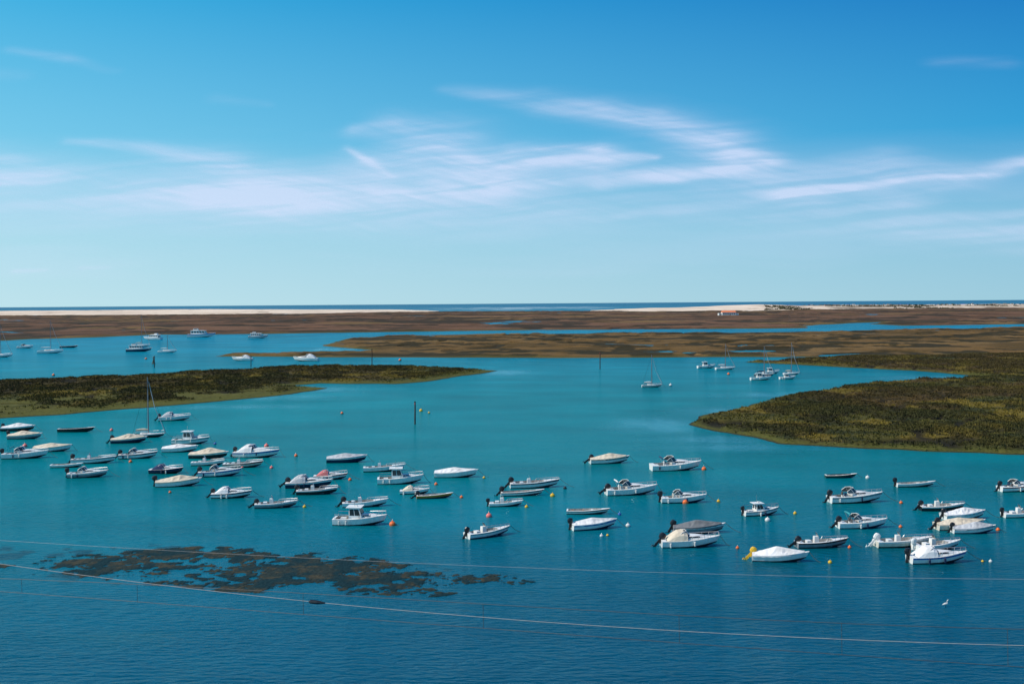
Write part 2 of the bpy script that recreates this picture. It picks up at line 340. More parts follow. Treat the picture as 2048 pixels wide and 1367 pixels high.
for i,(uL,uR,v,typ,hc,sc,cv,hd,mo) in enumerate(BO):
    uc=(uL+uR)/2; x,y=ground(uc,v)
    span=(ground(uR,v)[0]-ground(uL,v)[0])
    h=math.radians(hd+random.uniform(-3,3)); L=span/abs(math.cos(h))*(.92 if mo else .99)
    mc='k'
    if (uL,v)==(1497,1124): mc='y'
    if uL in(1740,1818): mc='w'
    mb,name=boat(typ,L,hc,sc,cv,bool(mo),random.choice([.1,.5,.7,.9]),i+3,mc)
    off=(L*.5 - (0.03*L if mo else 0)); yy=y+L*.15
    cx,cy=x*(yy/y),yy
    loc=(cx-math.cos(h)*off,cy-math.sin(h)*off,-.02)
    mb.finish(name,loc,h,random.uniform(-.03,.03))
# ---------------------------------------------------------------- buoys
BU=[(223,861,'pk',3),(261,924,'os',3),(340,985,'os',2.5),(592,912,'os',3),(684,827,'os',2.5),(842,822,'y',3),(858,826,'y',2),(543,936,'pk',3),(430,888,'b',2.5),
(609,1014,'y',3),(785,1050,'os',5.5),(923,995,'os',3),(978,1033,'pk',5),(1053,1014,'y',3),(872,969,'os',3),(968,956,'y',2.5),(1105,992,'y',4),(1130,977,'k',3),
(1239,1029,'b',3),(1256,1052,'wp',4),(1371,1006,'os',5.5),(1408,939,'os',4),(1437,1003,'y',3),(1475,1096,'os',3),(1590,1027,'y',3),(1535,1041,'wp',4.5),(1660,1125,'y',3.5),
(1699,1095,'os',3),(1802,1006,'os',3),(1801,1054,'os',3),(1735,956,'wp',3.5),(1965,1123,'y',2.5),(1981,1123,'wp',3),(1457,749,'os',2.5),(1341,771,'wp',2.5),(800,721,'os',2.5),
(107,751,'os',2.5),(292,718,'os',2),(535,711,'os',2),(1996,1060,'os',3.5),(1203,1072,'wp',3),(1215,1071,'y',2.5),(485,935,'pk',2.5),(700,960,'os',3),(50,893,'pk',4),(533,893,'pk',4)]
for u,v,c,rp in BU:
    x,y=ground(u,v); r=rp*y/F*1.2; mb=MB()
    mb.ball((0,0,r*.35),(r,r,r*.95),c,12,8,band='di' if rp<3 else None)
    mb.path([(0,0,r*1.2),(0,0,r*1.55)],[r*.22,r*.14],c,6)
    mb.path([(-r*.15,0,r*1.5),(-r*.12,0,r*1.75),(r*.12,0,r*1.75),(r*.15,0,r*1.5)],.02,'st',4)
    mb.finish("mooring_buoy",(x,y,0),smooth=True)
x,y=ground(307,727); mb=MB(); mb.ball((0,0,0),(.9,.9,.5),'dg'); mb.path([(0,0,.3),(0,0,1.2),(0,0,2.4)],[.6,.4,.12],'dg',8); mb.path([(0,0,2.4),(0,0,2.8),(0,0,3.3)],[.35,.3,.02],'dg',8); mb.finish("channel_marker_buoy",(x,y,0))
# ---------------------------------------------------------------- marker posts
for u,v,vt,r in [(830,848,803,.15),(744,732,697,.16),(1200,738,704,.16),(502,733,712,.15),(309,735,712,.15)]:
    x,y=ground(u,v); h=(v-vt)/F*y; mb=MB()
    mb.path([(0,0,-.5),(0.02,0,h*.35),(.05,.02,h*.7),(.04,.03,h)],[r*1.15,r*1.05,r,r*.9],'pp',8)
    mb.path([(.045,.03,h-.5),(.045,.03,h-.25)],[r*1.12,r*1.12],'r' if u>800 else 'pp',8)
    mb.box((.04,.03,h+.06),(r*2.4,r*2.4,.1),'pp'); mb.finish("channel_marker_post",(x,y,0))
# ---------------------------------------------------------------- overhead railway wires
def onplane(u,v,y0,k):
    d=ray(u,v); t=y0/(d.y-k*d.x); return Vector((d.x*t,d.y*t,CH+d.z*t))
def smoothpts(pp,y0,k,n=40):
    us=np.linspace(pp[0][0],pp[-1][0],n)
    c=np.polyfit([p[0] for p in pp],[p[1] for p in pp],3); return [onplane(u,np.polyval(c,u),y0,k) for u in us],c
K=-.31
pts,c1=smoothpts([(-60,1118),(0,1127),(300,1166),(635,1203),(1024,1239),(1500,1268),(2048,1290),(2120,1292)],66.3,K)
mb=MB(); mb.path(pts,.019,'fc',5); 
p=onplane(635,np.polyval(c1,635),66.3,K); q=onplane(660,np.polyval(c1,660),66.3,K); p0=onplane(618,np.polyval(c1,618),66.3,K)
mb.path([p0,p0.lerp(p,.2),p,p.lerp(q,.6)],[.06,.13,.13,.05],'k',8); mb.finish("overhead_feeder_cable")
mess,cm=smoothpts([(-60,1153),(0,1157),(606,1185),(966,1207),(1358,1230),(1683,1245),(2048,1257),(2120,1259)],68,K)
cont,cc=smoothpts([(-60,1177),(0,1183),(274,1201),(606,1228),(966,1256),(1358,1284),(1683,1308),(2048,1333),(2120,1338)],68,K)
mb=MB(); mb.path(mess,.016,'cw',4); mb.path(cont,.016,'cw',4)
for u in[43,274,606,966,1358,1683,2015]: mb.tube(onplane(u,np.polyval(cm,u),68,K),onplane(u+1,np.polyval(cc,u),68,K),.014,'cw',4)
mb.finish("railway_catenary_wires")
t3,_=smoothpts([(-60,1076),(0,1080),(500,1108),(1000,1134),(1500,1148),(2048,1157),(2120,1158)],72,K)
mb=MB(); mb.path(t3,.0085,'fc',4); mb.finish("overhead_earth_wire")
# ---------------------------------------------------------------- egret
x,y=ground(1891,1213); mb=MB()
mb.path([(-.3,0,.2),(-.2,0,.23),(-.08,0,.25),(.06,0,.27),(.15,0,.32),(.17,0,.4),(.14,0,.48),(.18,0,.55),(.24,0,.57),(.28,0,.565)],[.02,.06,.10,.11,.075,.04,.032,.035,.04,.015],'wp',8)
mb.path([(.27,0,.565),(.4,0,.55)],[.014,.004],'k',5)
for s in(-.03,.04): mb.path([(0.02,s,.2),(.0,s,.08),(.02,s,-.1)],.012,'k',4)
mb.finish("little_egret",(x,y,0),.2,smooth=True)
# ---------------------------------------------------------------- attribute meshes
def attrmat(name,rough=1.0,nscale=1.5,nvar=.35):
    m,nt,b=newmat(name); n=nt.nodes; l=nt.links
    at=n.new("ShaderNodeAttribute"); at.attribute_name="Col"
    g=n.new("ShaderNodeNewGeometry"); no=n.new("ShaderNodeTexNoise"); no.inputs["Scale"].default_value=nscale; no.inputs["Detail"].default_value=6
    l.new(g.outputs["Position"],no.inputs["Vector"])
    mr=n.new("ShaderNodeMapRange"); mr.inputs[1].default_value=.3; mr.inputs[2].default_value=.7; mr.inputs[3].default_value=1-nvar; mr.inputs[4].default_value=1+nvar
    l.new(no.outputs["Fac"],mr.inputs[0])
    vm=n.new("ShaderNodeVectorMath"); vm.operation='SCALE'; l.new(at.outputs["Color"],vm.inputs[0]); l.new(mr.outputs[0],vm.inputs["Scale"])
    l.new(vm.outputs[0],b.inputs["Base Color"]); b.inputs["Roughness"].default_value=rough; b.inputs["Specular IOR Level"].default_value=.1
    return m
def gridmesh(name,X,Y,Z,keep,mat,attrs,smooth=True):
    nr,na=X.shape; idx=np.arange(nr*na).reshape(nr,na)
    k=keep; fk=(k[:-1,:-1]|k[1:,:-1]|k[:-1,1:]|k[1:,1:])
    q=np.stack([idx[:-1,:-1],idx[:-1,1:],idx[1:,1:],idx[1:,:-1]],-1)[fk]
    used=np.unique(q); rm=np.full(nr*na,-1); rm[used]=np.arange(len(used)); q=rm[q]
    co=np.stack([X.ravel(),Y.ravel(),Z.ravel()],-1)[used]
    me=bpy.data.meshes.new(name); me.vertices.add(len(co)); me.vertices.foreach_set("co",co.astype(np.float32).ravel())
    me.loops.add(q.size); me.loops.foreach_set("vertex_index",q.ravel().astype(np.int32))
    me.polygons.add(len(q)); me.polygons.foreach_set("loop_start",(np.arange(len(q))*4).astype(np.int32))
    me.update(calc_edges=True)
    if smooth: me.polygons.foreach_set("use_smooth",np.ones(len(q),bool))
    for an,arr in attrs.items():
        if arr.ndim==3:
            a=me.attributes.new(an,'FLOAT_COLOR','POINT'); d=np.ones((len(used),4),np.float32); d[:,:3]=arr.reshape(-1,3)[used]; a.data.foreach_set("color",d.ravel())
        else:
            a=me.attributes.new(an,'FLOAT','POINT'); a.data.foreach_set("value",arr.ravel()[used].astype(np.float32))
    me.materials.append(mat); o=bpy.data.objects.new(name,me); scene.collection.objects.link(o); return o
def polar(a0,a1,na,r0,r1,nr,):
    a=np.radians(np.linspace(a0,a1,na)); r=np.geomspace(r0,r1,nr); A,Rr=np.meshgrid(a,r); return Rr*np.sin(A),Rr*np.cos(A)
def P(l): return [ground(u,v) for u,v in l]
def islandsd(X,Y,polys,wa,ws,seed):
    wx=X+(fbm(X/ws,Y/ws,seed,4)-.5)*wa*2; wy=Y+(fbm(X/ws+50,Y/ws+9,seed+5,4)-.5)*wa*2
    sd=None
    for p in polys:
        s=sdf(wx,wy,p); sd=s if sd is None else np.maximum(sd,s)
    return sd
MARSH=attrmat("salt_marsh_vegetation",1,2.5,.4); SAND=attrmat("dune_sand",1,.02,.08); WEED=attrmat("seaweed",.6,3,.4)
def tufts(name,X,Y,Z,w,n,hgt,wid,cols,seed):
    g=np.random.default_rng(seed); pr=w.ravel()/w.sum(); ii=g.choice(w.size,n,p=pr)
    bx=X.ravel()[ii]; by=Y.ravel()[ii]; bz=Z.ravel()[ii]
    j=g.normal(0,.35,(n,2)); bx=bx+j[:,0]; by=by+j[:,1]*1.6
    nb=5; bx=np.repeat(bx,nb)+g.normal(0,wid*.8,n*nb); by=np.repeat(by,nb)+g.normal(0,wid*.8,n*nb); bz=np.repeat(bz,nb)-.08
    N=n*nb; th=g.uniform(0,np.pi,N); h=hgt*g.uniform(.5,1.25,N); ww=wid*g.uniform(.5,1.2,N)
    lx=g.normal(0,.3,N)*h; ly=g.normal(0,.3,N)*h
    co=np.empty((N,3,3)); co[:,0]=np.stack([bx-np.cos(th)*ww,by-np.sin(th)*ww,bz],-1); co[:,1]=np.stack([bx+np.cos(th)*ww,by+np.sin(th)*ww,bz],-1); co[:,2]=np.stack([bx+lx,by+ly,bz+h],-1)
    me=bpy.data.meshes.new(name); me.vertices.add(N*3); me.vertices.foreach_set("co",co.astype(np.float32).ravel()); me.loops.add(N*3); me.loops.foreach_set("vertex_index",np.arange(N*3,dtype=np.int32))
    me.polygons.add(N); me.polygons.foreach_set("loop_start",(np.arange(N)*3).astype(np.int32)); me.update(calc_edges=True)
    c=np.repeat(cols.reshape(-1,3)[ii],nb,0)*g.uniform(.6,1.6,(N,1)); d=np.ones((N*3,4),np.float32); d[:,:3]=np.repeat(c,3,0)
    a=me.attributes.new("Col",'FLOAT_COLOR','POINT'); a.data.foreach_set("color",d.ravel()); me.materials.append(MARSH)
    o=bpy.data.objects.new(name,me); scene.collection.objects.link(o)
# --- near right marsh (A+B)
pA=P([(1367,848),(1400,832),(1450,820),(1540,799),(1640,780),(1720,768),(1850,758),(2010,754),(2500,745),(2600,925),(2048,911),(1850,903),(1700,895),(1560,886),(1520,878),(1420,862)])
pB=P([(1480,724),(1530,723),(1600,718),(1700,714),(1800,713),(2100,707),(2600,700),(2600,775),(2100,765),(2010,757),(1950,751),(1820,741),(1700,735),(1590,729)])
def nearmarsh(name,polys,box,seed,brown,ntuft,fringe=4.0,wa=2.2,ws=14,muddy=0,ad=lambda X,Y:0,front=None):
    X,Y=polar(*box); sd=islandsd(X,Y,polys,wa,ws,seed)
    cl=fbm(X/2.2,Y/2.2,seed+1,4); big=fbm(X/22,Y/22,seed+2,4); mid=fbm(X/9,Y/12,seed+8,5)
    cr=np.abs(fbm(X/38+3,Y/30,seed+3,3)-.5); cr2=np.abs(fbm(X/60+8,Y/45,seed+4,3)-.5)
    creek=1-ss(np.minimum(cr*1.3,cr2),.004,.022)
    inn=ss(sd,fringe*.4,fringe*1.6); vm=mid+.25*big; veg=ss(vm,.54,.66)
    fr=np.zeros(X.shape) if front is None else front(X,Y,sd)
    if muddy: veg=veg*(1-fr*.75*ss(mid,.62,.5))
    stepshade=4*veg*(1-veg)
    h=ss(sd,-.5,2.5)*.28-.05+inn*(.1+.5*cl+.5*veg*(.6+.4*cl))-creek*inn*.55
    h=np.where(sd>2,np.maximum(h,.06),h)
    h=np.where(sd<-.5,-.4,h)
    n1=fbm(X/5,Y/5,seed+11,4); n2=fbm(X/30,Y/30,seed+12,4)+ad(X,Y)
    C=np.zeros(X.shape+(3,))+np.array([.066,.060,.015])
    C=mixc(C,(.030,.034,.013),ss(n1,.42,.60)*.9); C=mixc(C,brown,ss(n2,.44,.6)*.75); C=mixc(C,(.135,.10,.018),ss(fbm(X/9,Y/12,seed+13,5),.54,.66)*.85)
    C=mixc(C,(.034,.032,.013),veg*.55)
    C=mixc(C,(.020,.018,.009),stepshade*inn*.75)  # shade on the vegetation step sides, painted into the vertex colour
    C=mixc(C,(.088,.086,.020),fr*(1-veg)*.9)
    C=mixc(C,(.085,.088,.02),(1-ss(sd,fringe*.5,fringe*1.6))*.8)
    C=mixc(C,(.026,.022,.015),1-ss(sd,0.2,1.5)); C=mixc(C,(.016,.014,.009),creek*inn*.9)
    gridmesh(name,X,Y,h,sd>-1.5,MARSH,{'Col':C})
    if ntuft: tufts(name+"_grass",X,Y,h,np.clip(inn*(.3+.7*veg)*(1-creek),0,1)*(1-fr*(1-veg))*np.hypot(X,Y)/300*(sd>1)+1e-12*(sd>1),ntuft,.38,.16,C*1.3,seed)
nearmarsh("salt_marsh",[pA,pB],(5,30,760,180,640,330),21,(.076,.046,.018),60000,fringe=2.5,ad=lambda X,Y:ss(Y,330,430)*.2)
# --- left island
pE=P([(-400,790),(-300,778),(0,762),(130,757),(300,748),(450,740),(580,733),(700,731),(850,733),(930,737),(1002,741),(930,751),(850,763),(790,768),(700,767),(640,766),(590,770),(655,776),(600,786),(500,797),(380,808),(250,818),(130,829),(0,836),(-400,850)])
ln=lambda X,Y:1-ss(Y-(283+(X+125)*.62),8,42)
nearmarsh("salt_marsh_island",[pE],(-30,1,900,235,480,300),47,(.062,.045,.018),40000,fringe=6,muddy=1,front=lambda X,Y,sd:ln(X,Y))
# --- mid marsh C
pC=P([(640,691),(655,687),(690,678),(780,671),(1000,668),(1200,667),(1500,665),(1700,663),(1850,658),(2048,655),(2600,648),(2600,705),(2048,709),(1780,712),(1600,713.5),(1400,714.5),(1150,715),(900,715),(600,714),(418,713),(440,710),(560,708),(720,704),(735,700),(690,696)])
def farmarsh(name,polys,box,seed,cA,cB,cD,wa,ws,sc,hv,smx):
    X,Y=polar(*box); sd=islandsd(X,Y,polys,wa,ws,seed)
    cl=fbm(X/sc,Y/sc,seed+1,4); big=fbm(X/(sc*8),Y/(sc*8),seed+2,4)
    cr=np.abs(fbm(X/(sc*14)+3,Y/(sc*14),seed+3,4)-.5); cr2=np.abs(fbm(X/(sc*25)+8,Y/(sc*22),seed+4,4)-.5)
    creek=1-ss(np.minimum(cr*1.2,cr2),.006,.024); inn=ss(sd,smx*.3,smx*1.5)
    h=ss(sd,-.5,smx)*.3-.05+inn*(.1+hv*cl*ss(big,.3,.6))-creek*inn*(.9+hv*.4); h=np.where(sd<-1,-.5,h)
    wet=(creek>.9)&(inn>.5)&(big<.36); h=np.where(inn>.5,np.where(wet,-.2,np.maximum(h,.08)),h)
    C=np.zeros(X.shape+(3,))+np.array(cA); C=mixc(C,cB,ss(fbm(X/(sc*5),Y/(sc*5),seed+7,4),.42,.6)); C=mixc(C,(.17,.105,.04),ss(fbm(X/(sc*11),Y/(sc*9),seed+19,5),.54,.66)*.8)
    C=mixc(C,cD,ss(fbm(X/(sc*3.5),Y/(sc*4),seed+9,5),.50,.585)*.95); C=mixc(C,cD,creek*inn*.95); C=mixc(C,(.09,.08,.026),(1-ss(sd,smx*.5,smx*1.5))*.7)
    gridmesh(name,X,Y,h,sd>-3,MARSH,{'Col':C})
farmarsh("tidal_marsh",[pC],(-17,30,1100,500,1180,260),73,(.140,.082,.028),(.090,.056,.019),(.032,.026,.011),6,40,6,1.5,5)
# --- far marsh D
pD=P([(-500,685),(0,681),(60,678),(200,674),(300,669),(430,668.5),(560,667),(700,665),(850,663),(1100,660),(1450,657.5),(1600,656),(1630,650),(1700,646),(1760,644),(1730,648),(1800,651),(1900,650),(2048,648),(2600,640),(2600,608),(2048,613),(1500,620),(1200,622),(870,623),(400,629),(0,631),(-500,635)])
farmarsh("far_tidal_marsh",[pD],(-32,32,1300,760,3700,300),91,(.150,.080,.045),(.105,.056,.030),(.040,.030,.018),14,90,16,2.2,12)
# --- beach and dunes
X,Y=polar(-32,32,900,3000,8200,110)
pS1=P([(-700,634),(0,630.5),(400,629),(640,627),(860,623.5),(880,621.5)])+P([(800,619),(640,618.5),(0,623),(-700,628)])
pS2=P([(1160,623),(1300,623),(1560,621),(2048,615.5),(2700,609)])+P([(2700,604),(2048,609.5),(1560,613.5),(1300,615.5),(1230,618)])
sd1=islandsd(X,Y,[pS1],40,300,7); sd2=islandsd(X,Y,[pS2],40,300,8)
sd=np.maximum(sd1,sd2); lat=X/Y
u=lat*F+1024
dn=fbm(X/220,Y/260,33,4)
h1=ss(sd1,0,900)*7.5*(.5+dn); h2=ss(sd2,0,700)*np.interp(u,[1180,1280,1420,1520,1600,2048],[3,11,17,16,8,7])*(.6+.7*dn)
h=np.where(sd<0,-1,np.maximum(h1*(sd1>0),h2*(sd2>0))+.2)
C=np.zeros(X.shape+(3,))+np.array([.76,.62,.48]); C=mixc(C,(.64,.51,.39),ss(fbm(X/90,Y/160,34,4),.4,.6))
scr=ss(fbm(X/60,Y/160,35,4)+np.interp(u,[1180,1480,1560,2048],[-.3,-.2,.0,.04])*(sd2>0)-.15*(sd1>0),.52,.62)
C=mixc(C,(.17,.13,.09),scr*.8)
gridmesh("sand_dunes",X,Y,h,sd>-60,SAND,{'Col':C})
w=((sd2>100)&(u>1530)).astype(float)*ss(fbm(X/120,Y/300,36,3),.55,.7)+1e-9*(sd2>100)
tufts("dune_scrub",X,Y,h,w,900,3,4,np.zeros(X.shape+(3,))+np.array([.06,.06,.035]),5)
# --- beach houses
def house(name,loc,Lx,Ly,hw,hr,wall,roof,rz,ext=0):
    mb=MB(); mb.box((0,0,hw/2),(Lx,Ly,hw),wall,wins=[(3,.08+.15*i,.08+.15*i+.07,.35,.75) for i in range(6) if i!=3]+[(3,.53,.6,.02,.75)]+[(0,.3,.45,.4,.75),(0,.6,.75,.4,.75)])
    a,b=Lx/2+.4,Ly/2+.4
    mb.add([(-a,-b,hw),(a,-b,hw),(a,b,hw),(-a,b,hw),(-a*.93,0,hw+hr),(a*.93,0,hw+hr)],[(0,1,5,4),(2,3,4,5),(0,4,3),(1,2,5),(0,3,2,1)],roof)
    mb.box((Lx*.3,0,hw+hr*.9),(.9,.9,1.6),wall)
    if ext: mb.box((-Lx/2-3.01,0,hw*.4),(6,Ly*.8,hw*.8),wall,wins=[(3,.3,.6,.3,.7)]); mb.box((Lx/2+2.51,0,hw*.35),(5,Ly*.7,hw*.7),wall)
    mb.finish(name,loc,rz)
x,y=ground(1457,632); house("white_farmhouse",(x,y,.6),24,10,6,3.2,'wl','tr',.05,1)
for i in range(44):
    uu=random.choice([random.uniform(1530,2040),random.uniform(1560,1800)]); hz=606.5-(uu-1024)*15/2048
    vv=hz+random.uniform(10,13); x,y=ground(uu,vv); hgt=np.interp(uu,[1520,1600,2048],[7,6,5])*.6
    house("beach_house",(x,y,hgt-.5),random.uniform(8,17),8,random.uniform(3,5),2.2,random.choice(['wl','g','c']),random.choice(['tr','g','g','wd','b']),random.uniform(-.4,.4))
# ---------------------------------------------------------------- seaweed bed
X,Y=polar(-30,3,1250,94,122,420)
pW=P([(-220,1098),(-100,1094),(0,1092),(200,1091),(380,1089),(600,1101),(760,1116),(850,1131),(1000,1148),(1080,1159),(940,1174),(900,1186),(620,1190),(400,1176),(150,1164),(0,1134),(-120,1130),(-220,1127)])
sd=islandsd(X,Y,[pW],2.5,8,5)
n=fbm(X/1.5,Y/1.5,61,5); n2=fbm(X/6,Y/5,62,3); n4=fbm(X/.4,Y/.5,66,3)
def weedfield(X,Y,sd): return (fbm(X/1.5,Y/1.5,61,5)-.5)*.9+(fbm(X/6,Y/5,62,3)-.5)*.4+ss(sd,-1,3.5)*.19-.145
fld=weedfield(X,Y,sd)+(n4-.5)*.35
h=np.clip(fld*.5,-.3,.03)*ss(sd,-.2,.6)-.2*(sd<0)
C=np.zeros(X.shape+(3,))+np.array([.022,.027,.018]); C=mixc(C,(.050,.040,.018),ss(fbm(X/.6,Y/.8,63,3),.5,.66)); C=mixc(C,(.008,.022,.022),ss(fbm(X/1.6,Y/1.6,64,3),.45,.6))
h=h+np.where(h>0,.03*vn(X*6,Y*5,65),0)
gridmesh("seaweed_bed",X,Y,h,(h>-.06)&(sd>-.3),WEED,{'Col':C})
# ---------------------------------------------------------------- water
a=np.radians(np.concatenate([np.linspace(-180,-34,40)[:-1],np.linspace(-34,34,520),np.linspace(34,180,40)[1:]])); r=np.concatenate([np.geomspace(4,90,60)[:-1],np.geomspace(90,130,260)[:-1],np.geomspace(130,120000,520)])
A,Rr=np.meshgrid(a,r); X,Y=Rr*np.sin(A),Rr*np.cos(A)
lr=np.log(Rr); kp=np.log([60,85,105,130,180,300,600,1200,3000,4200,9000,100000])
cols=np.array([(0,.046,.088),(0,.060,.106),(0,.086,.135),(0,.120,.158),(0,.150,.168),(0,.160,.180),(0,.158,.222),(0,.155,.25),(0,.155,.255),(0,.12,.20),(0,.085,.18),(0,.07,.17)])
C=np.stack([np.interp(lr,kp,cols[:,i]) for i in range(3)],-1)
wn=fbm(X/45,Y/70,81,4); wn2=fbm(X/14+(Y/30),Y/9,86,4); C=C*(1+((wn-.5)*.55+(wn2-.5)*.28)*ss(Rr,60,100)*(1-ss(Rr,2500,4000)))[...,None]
calm=-.45*ss(Rr,2500,4000)
def blob(u,v,ru,rv):
    x,y=ground(u,v); rx=ru*y/F; dy=(CH/y)*F; ry=y*rv/dy
    q=((X-x)/rx)**2+((Y-y)/ry)**2+ (fbm(X/6,Y/14,82,4)-.5)*2.4; return np.exp(-np.clip(q,0,40))
for b in[(1320,852,80,14),(1440,878,130,8),(1600,893,240,7),(660,779,70,7),(560,793,140,6),(1000,745,60,5),(1900,755,120,4),(690,698,60,5),(1440,824,60,8),(1600,790,130,6),(380,814,200,4)]: calm=np.maximum(calm,.75*blob(*b))
for b in[(250,1272,110,10),(1600,1308,120,12),(340,1330,120,10)]: C=mixc(C,(.008,.085,.115),np.minimum(1,blob(*b))*.5)
wsd=sdf(X,Y,pW); wm=(Rr>90)&(Rr<130)
sub=ss(weedfield(X,Y,wsd)+.06,-.02,.10)*ss(wsd,-1.5,1)*wm
C=mixc(C,(.006,.036,.050),sub*.85)
lat_=X/np.maximum(Y,1)
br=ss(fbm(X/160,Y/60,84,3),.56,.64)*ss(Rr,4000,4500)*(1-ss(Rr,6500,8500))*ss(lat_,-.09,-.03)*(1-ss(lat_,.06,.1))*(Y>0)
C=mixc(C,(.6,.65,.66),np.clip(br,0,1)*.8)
m,nt,b=newmat("lagoon_water"); N=nt.nodes; l=nt.links; N.remove(b); out=N["Material Output"]
at=N.new("ShaderNodeAttribute"); at.attribute_name="Col"; ac=N.new("ShaderNodeAttribute"); ac.attribute_name="calm"
g=N.new("ShaderNodeNewGeometry")
def noise(sc,rot,scale,det):
    mp=N.new("ShaderNodeMapping"); mp.inputs["Scale"].default_value=sc; mp.inputs["Rotation"].default_value=(0,0,rot); l.new(g.outputs["Position"],mp.inputs[0])
    t=N.new("ShaderNodeTexNoise"); t.inputs["Scale"].default_value=scale; t.inputs["Detail"].default_value=det; l.new(mp.outputs[0],t.inputs["Vector"]); return t
def mth(op,a,bv):
    t=N.new("ShaderNodeMath"); t.operation=op
    for i,q in enumerate((a,bv)):
        if isinstance(q,(int,float)): t.inputs[i].default_value=q
        else: l.new(q,t.inputs[i])
    return t.outputs[0]
n1=noise((.5,1.3,1),.25,1.5,4); n2=noise((.4,1,1),-.1,.35,3); n3=noise((.6,1,1),.3,.05,4)
hgt=mth('ADD',mth('MULTIPLY',n1.outputs["Fac"],.36),mth('MULTIPLY',n2.outputs["Fac"],.30))
bp=N.new("ShaderNodeBump"); bp.inputs["Distance"].default_value=1.0
st=mth('SUBTRACT',.65,mth('MULTIPLY',ac.outputs["Fac"],.5)); l.new(st,bp.inputs["Strength"]); l.new(hgt,bp.inputs["Height"])
df=N.new("ShaderNodeBsdfDiffuse"); gs=N.new("ShaderNodeBsdfGlossy"); gs.inputs["Roughness"].default_value=.12; gs.inputs["Color"].default_value=(.62,.94,1,1)
vv=N.new("ShaderNodeMapRange"); vv.inputs[1].default_value=.3; vv.inputs[2].default_value=.7; vv.inputs[3].default_value=.84; vv.inputs[4].default_value=1.16; l.new(n3.outputs["Fac"],vv.inputs[0])
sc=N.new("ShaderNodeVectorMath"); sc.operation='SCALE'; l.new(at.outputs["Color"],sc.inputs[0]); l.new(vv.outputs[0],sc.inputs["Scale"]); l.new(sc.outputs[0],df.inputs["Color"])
l.new(bp.outputs[0],gs.inputs["Normal"]); l.new(bp.outputs[0],df.inputs["Normal"])
fr=N.new("ShaderNodeFresnel"); fr.inputs["IOR"].default_value=1.33; l.new(bp.outputs[0],fr.inputs["Normal"])
cap=mth('ADD',.24,mth('MULTIPLY',ac.outputs["Fac"],.32))
ff=mth('MINIMUM',fr.outputs[0],cap)
mx=N.new("ShaderNodeMixShader"); l.new(ff,mx.inputs[0]); l.new(df.outputs[0],mx.inputs[1]); l.new(gs.outputs[0],mx.inputs[2]); l.new(mx.outputs[0],out.inputs["Surface"])
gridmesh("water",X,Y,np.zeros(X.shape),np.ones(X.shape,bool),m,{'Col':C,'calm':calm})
# ---------------------------------------------------------------- cirrus clouds
U,V=np.meshgrid(np.linspace(-350,2400,1300),np.linspace(40,570,420))
wu=U+(fbm(U/300,V/120,101,3)-.5)*90; wv=V+(fbm(U/260,V/150,102,3)-.5)*36
def stroke(pts,rs,inten):
    best=np.zeros(U.shape)
    for i in range(len(pts)-1):
        (ax,ay),(bx,by)=pts[i],pts[i+1]; ex,ey=bx-ax,by-ay
        t=np.clip(((wu-ax)*ex+(wv-ay)*ey)/(ex*ex+ey*ey),0,1)
        d=np.hypot((wu-ax-ex*t)*.45,wv-ay-ey*t); rr=1.35*(rs[i]*(1-t)+rs[i+1]*t); ii=inten[i]*(1-t)+inten[i+1]*t
        best=np.maximum(best,np.exp(-(d/rr)**2)*ii)
    return best
D=np.zeros(U.shape)
for s in[
 ([(900,180),(1100,205),(1300,240),(1420,280),(1480,312)],[6,14,20,26,18],[.1,.4,.6,.7,.6]),
 ([(1480,312),(1540,318),(1430,345),(1220,372)],[16,12,12,10],[.55,.55,.5,.3]),
 ([(1030,294),(1200,300)],[6,8],[.4,.6]),([(1080,322),(1220,320),(1320,322)],[10,14,4],[.5,.8,.6]),
 ([(700,262),(800,260),(900,290),(1010,330),(980,372)],[8,18,30,30,14],[.5,.6,.7,.65,.5]),([(760,330),(900,350)],[30,36],[.4,.5]),
 ([(684,288),(715,315),(765,348)],[4,6,4],[.4,.6,.3]),
 ([(160,282),(320,300),(440,325),(500,350)],[5,10,18,20],[.25,.35,.5,.4]),([(240,370),(420,375),(620,370),(760,378)],[26,36,32,22],[.4,.62,.5,.4]),
 ([(760,378),(980,378),(1250,350),(1500,360),(1640,385)],[18,18,16,20,18],[.4,.4,.4,.35,.4]),
 ([(1600,388),(1800,377),(1950,350),(2100,318),(2400,270)],[16,16,12,10,10],[.6,.65,.6,.6,.4]),([(1560,345),(1750,345),(1900,350)],[20,26,16],[.3,.4,.25]),
 ([(1850,455),(2100,450)],[26,34],[.3,.45]),([(500,415),(900,430),(1300,425),(1800,425)],[28,32,30,26],[.4,.35,.3,.3]),
 ([(30,102),(130,118),(240,134)],[6,8,4],[.1,.22,.05]),([(0,155),(50,158)],[8,8],[.2,.1]),([(0,320),(90,350),(160,385)],[20,26,20],[.35,.3,.2]),
 ([(0,400),(300,410),(500,415)],[36,36,30],[.2,.25,.3]),([(1880,135),(2000,138)],[8,8],[.12,.1]),([(430,200),(530,210)],[6,4],[.1,.1]),([(40,541),(90,541)],[3,3],[.5,.3]),([(170,536),(215,536)],[3,3],[.3,.2]),
 ([(-350,330),(0,360)],[40,30],[.5,.3])]:
    D=D+stroke(*s)*(1-D*.5)
st=fbm(wu/340,(wv+.10*wu)/16,103,4); st2=fbm(wu/80,(wv-.2*wu)/9,104,5)
D=np.clip(D*(.42+.8*ss(st,.25,.75))*(.6+.8*st2),0,1)
D=D+.11*ss(fbm(wu/500,wv/60,105,4),.4,.7)*ss(V,230,380)
D=np.clip(D*.76,0,.7)*ss(V,45,80)*(1-ss(V,545,568)); D=D*ss(U,-350,-250)*(1-ss(U,2300,2400))
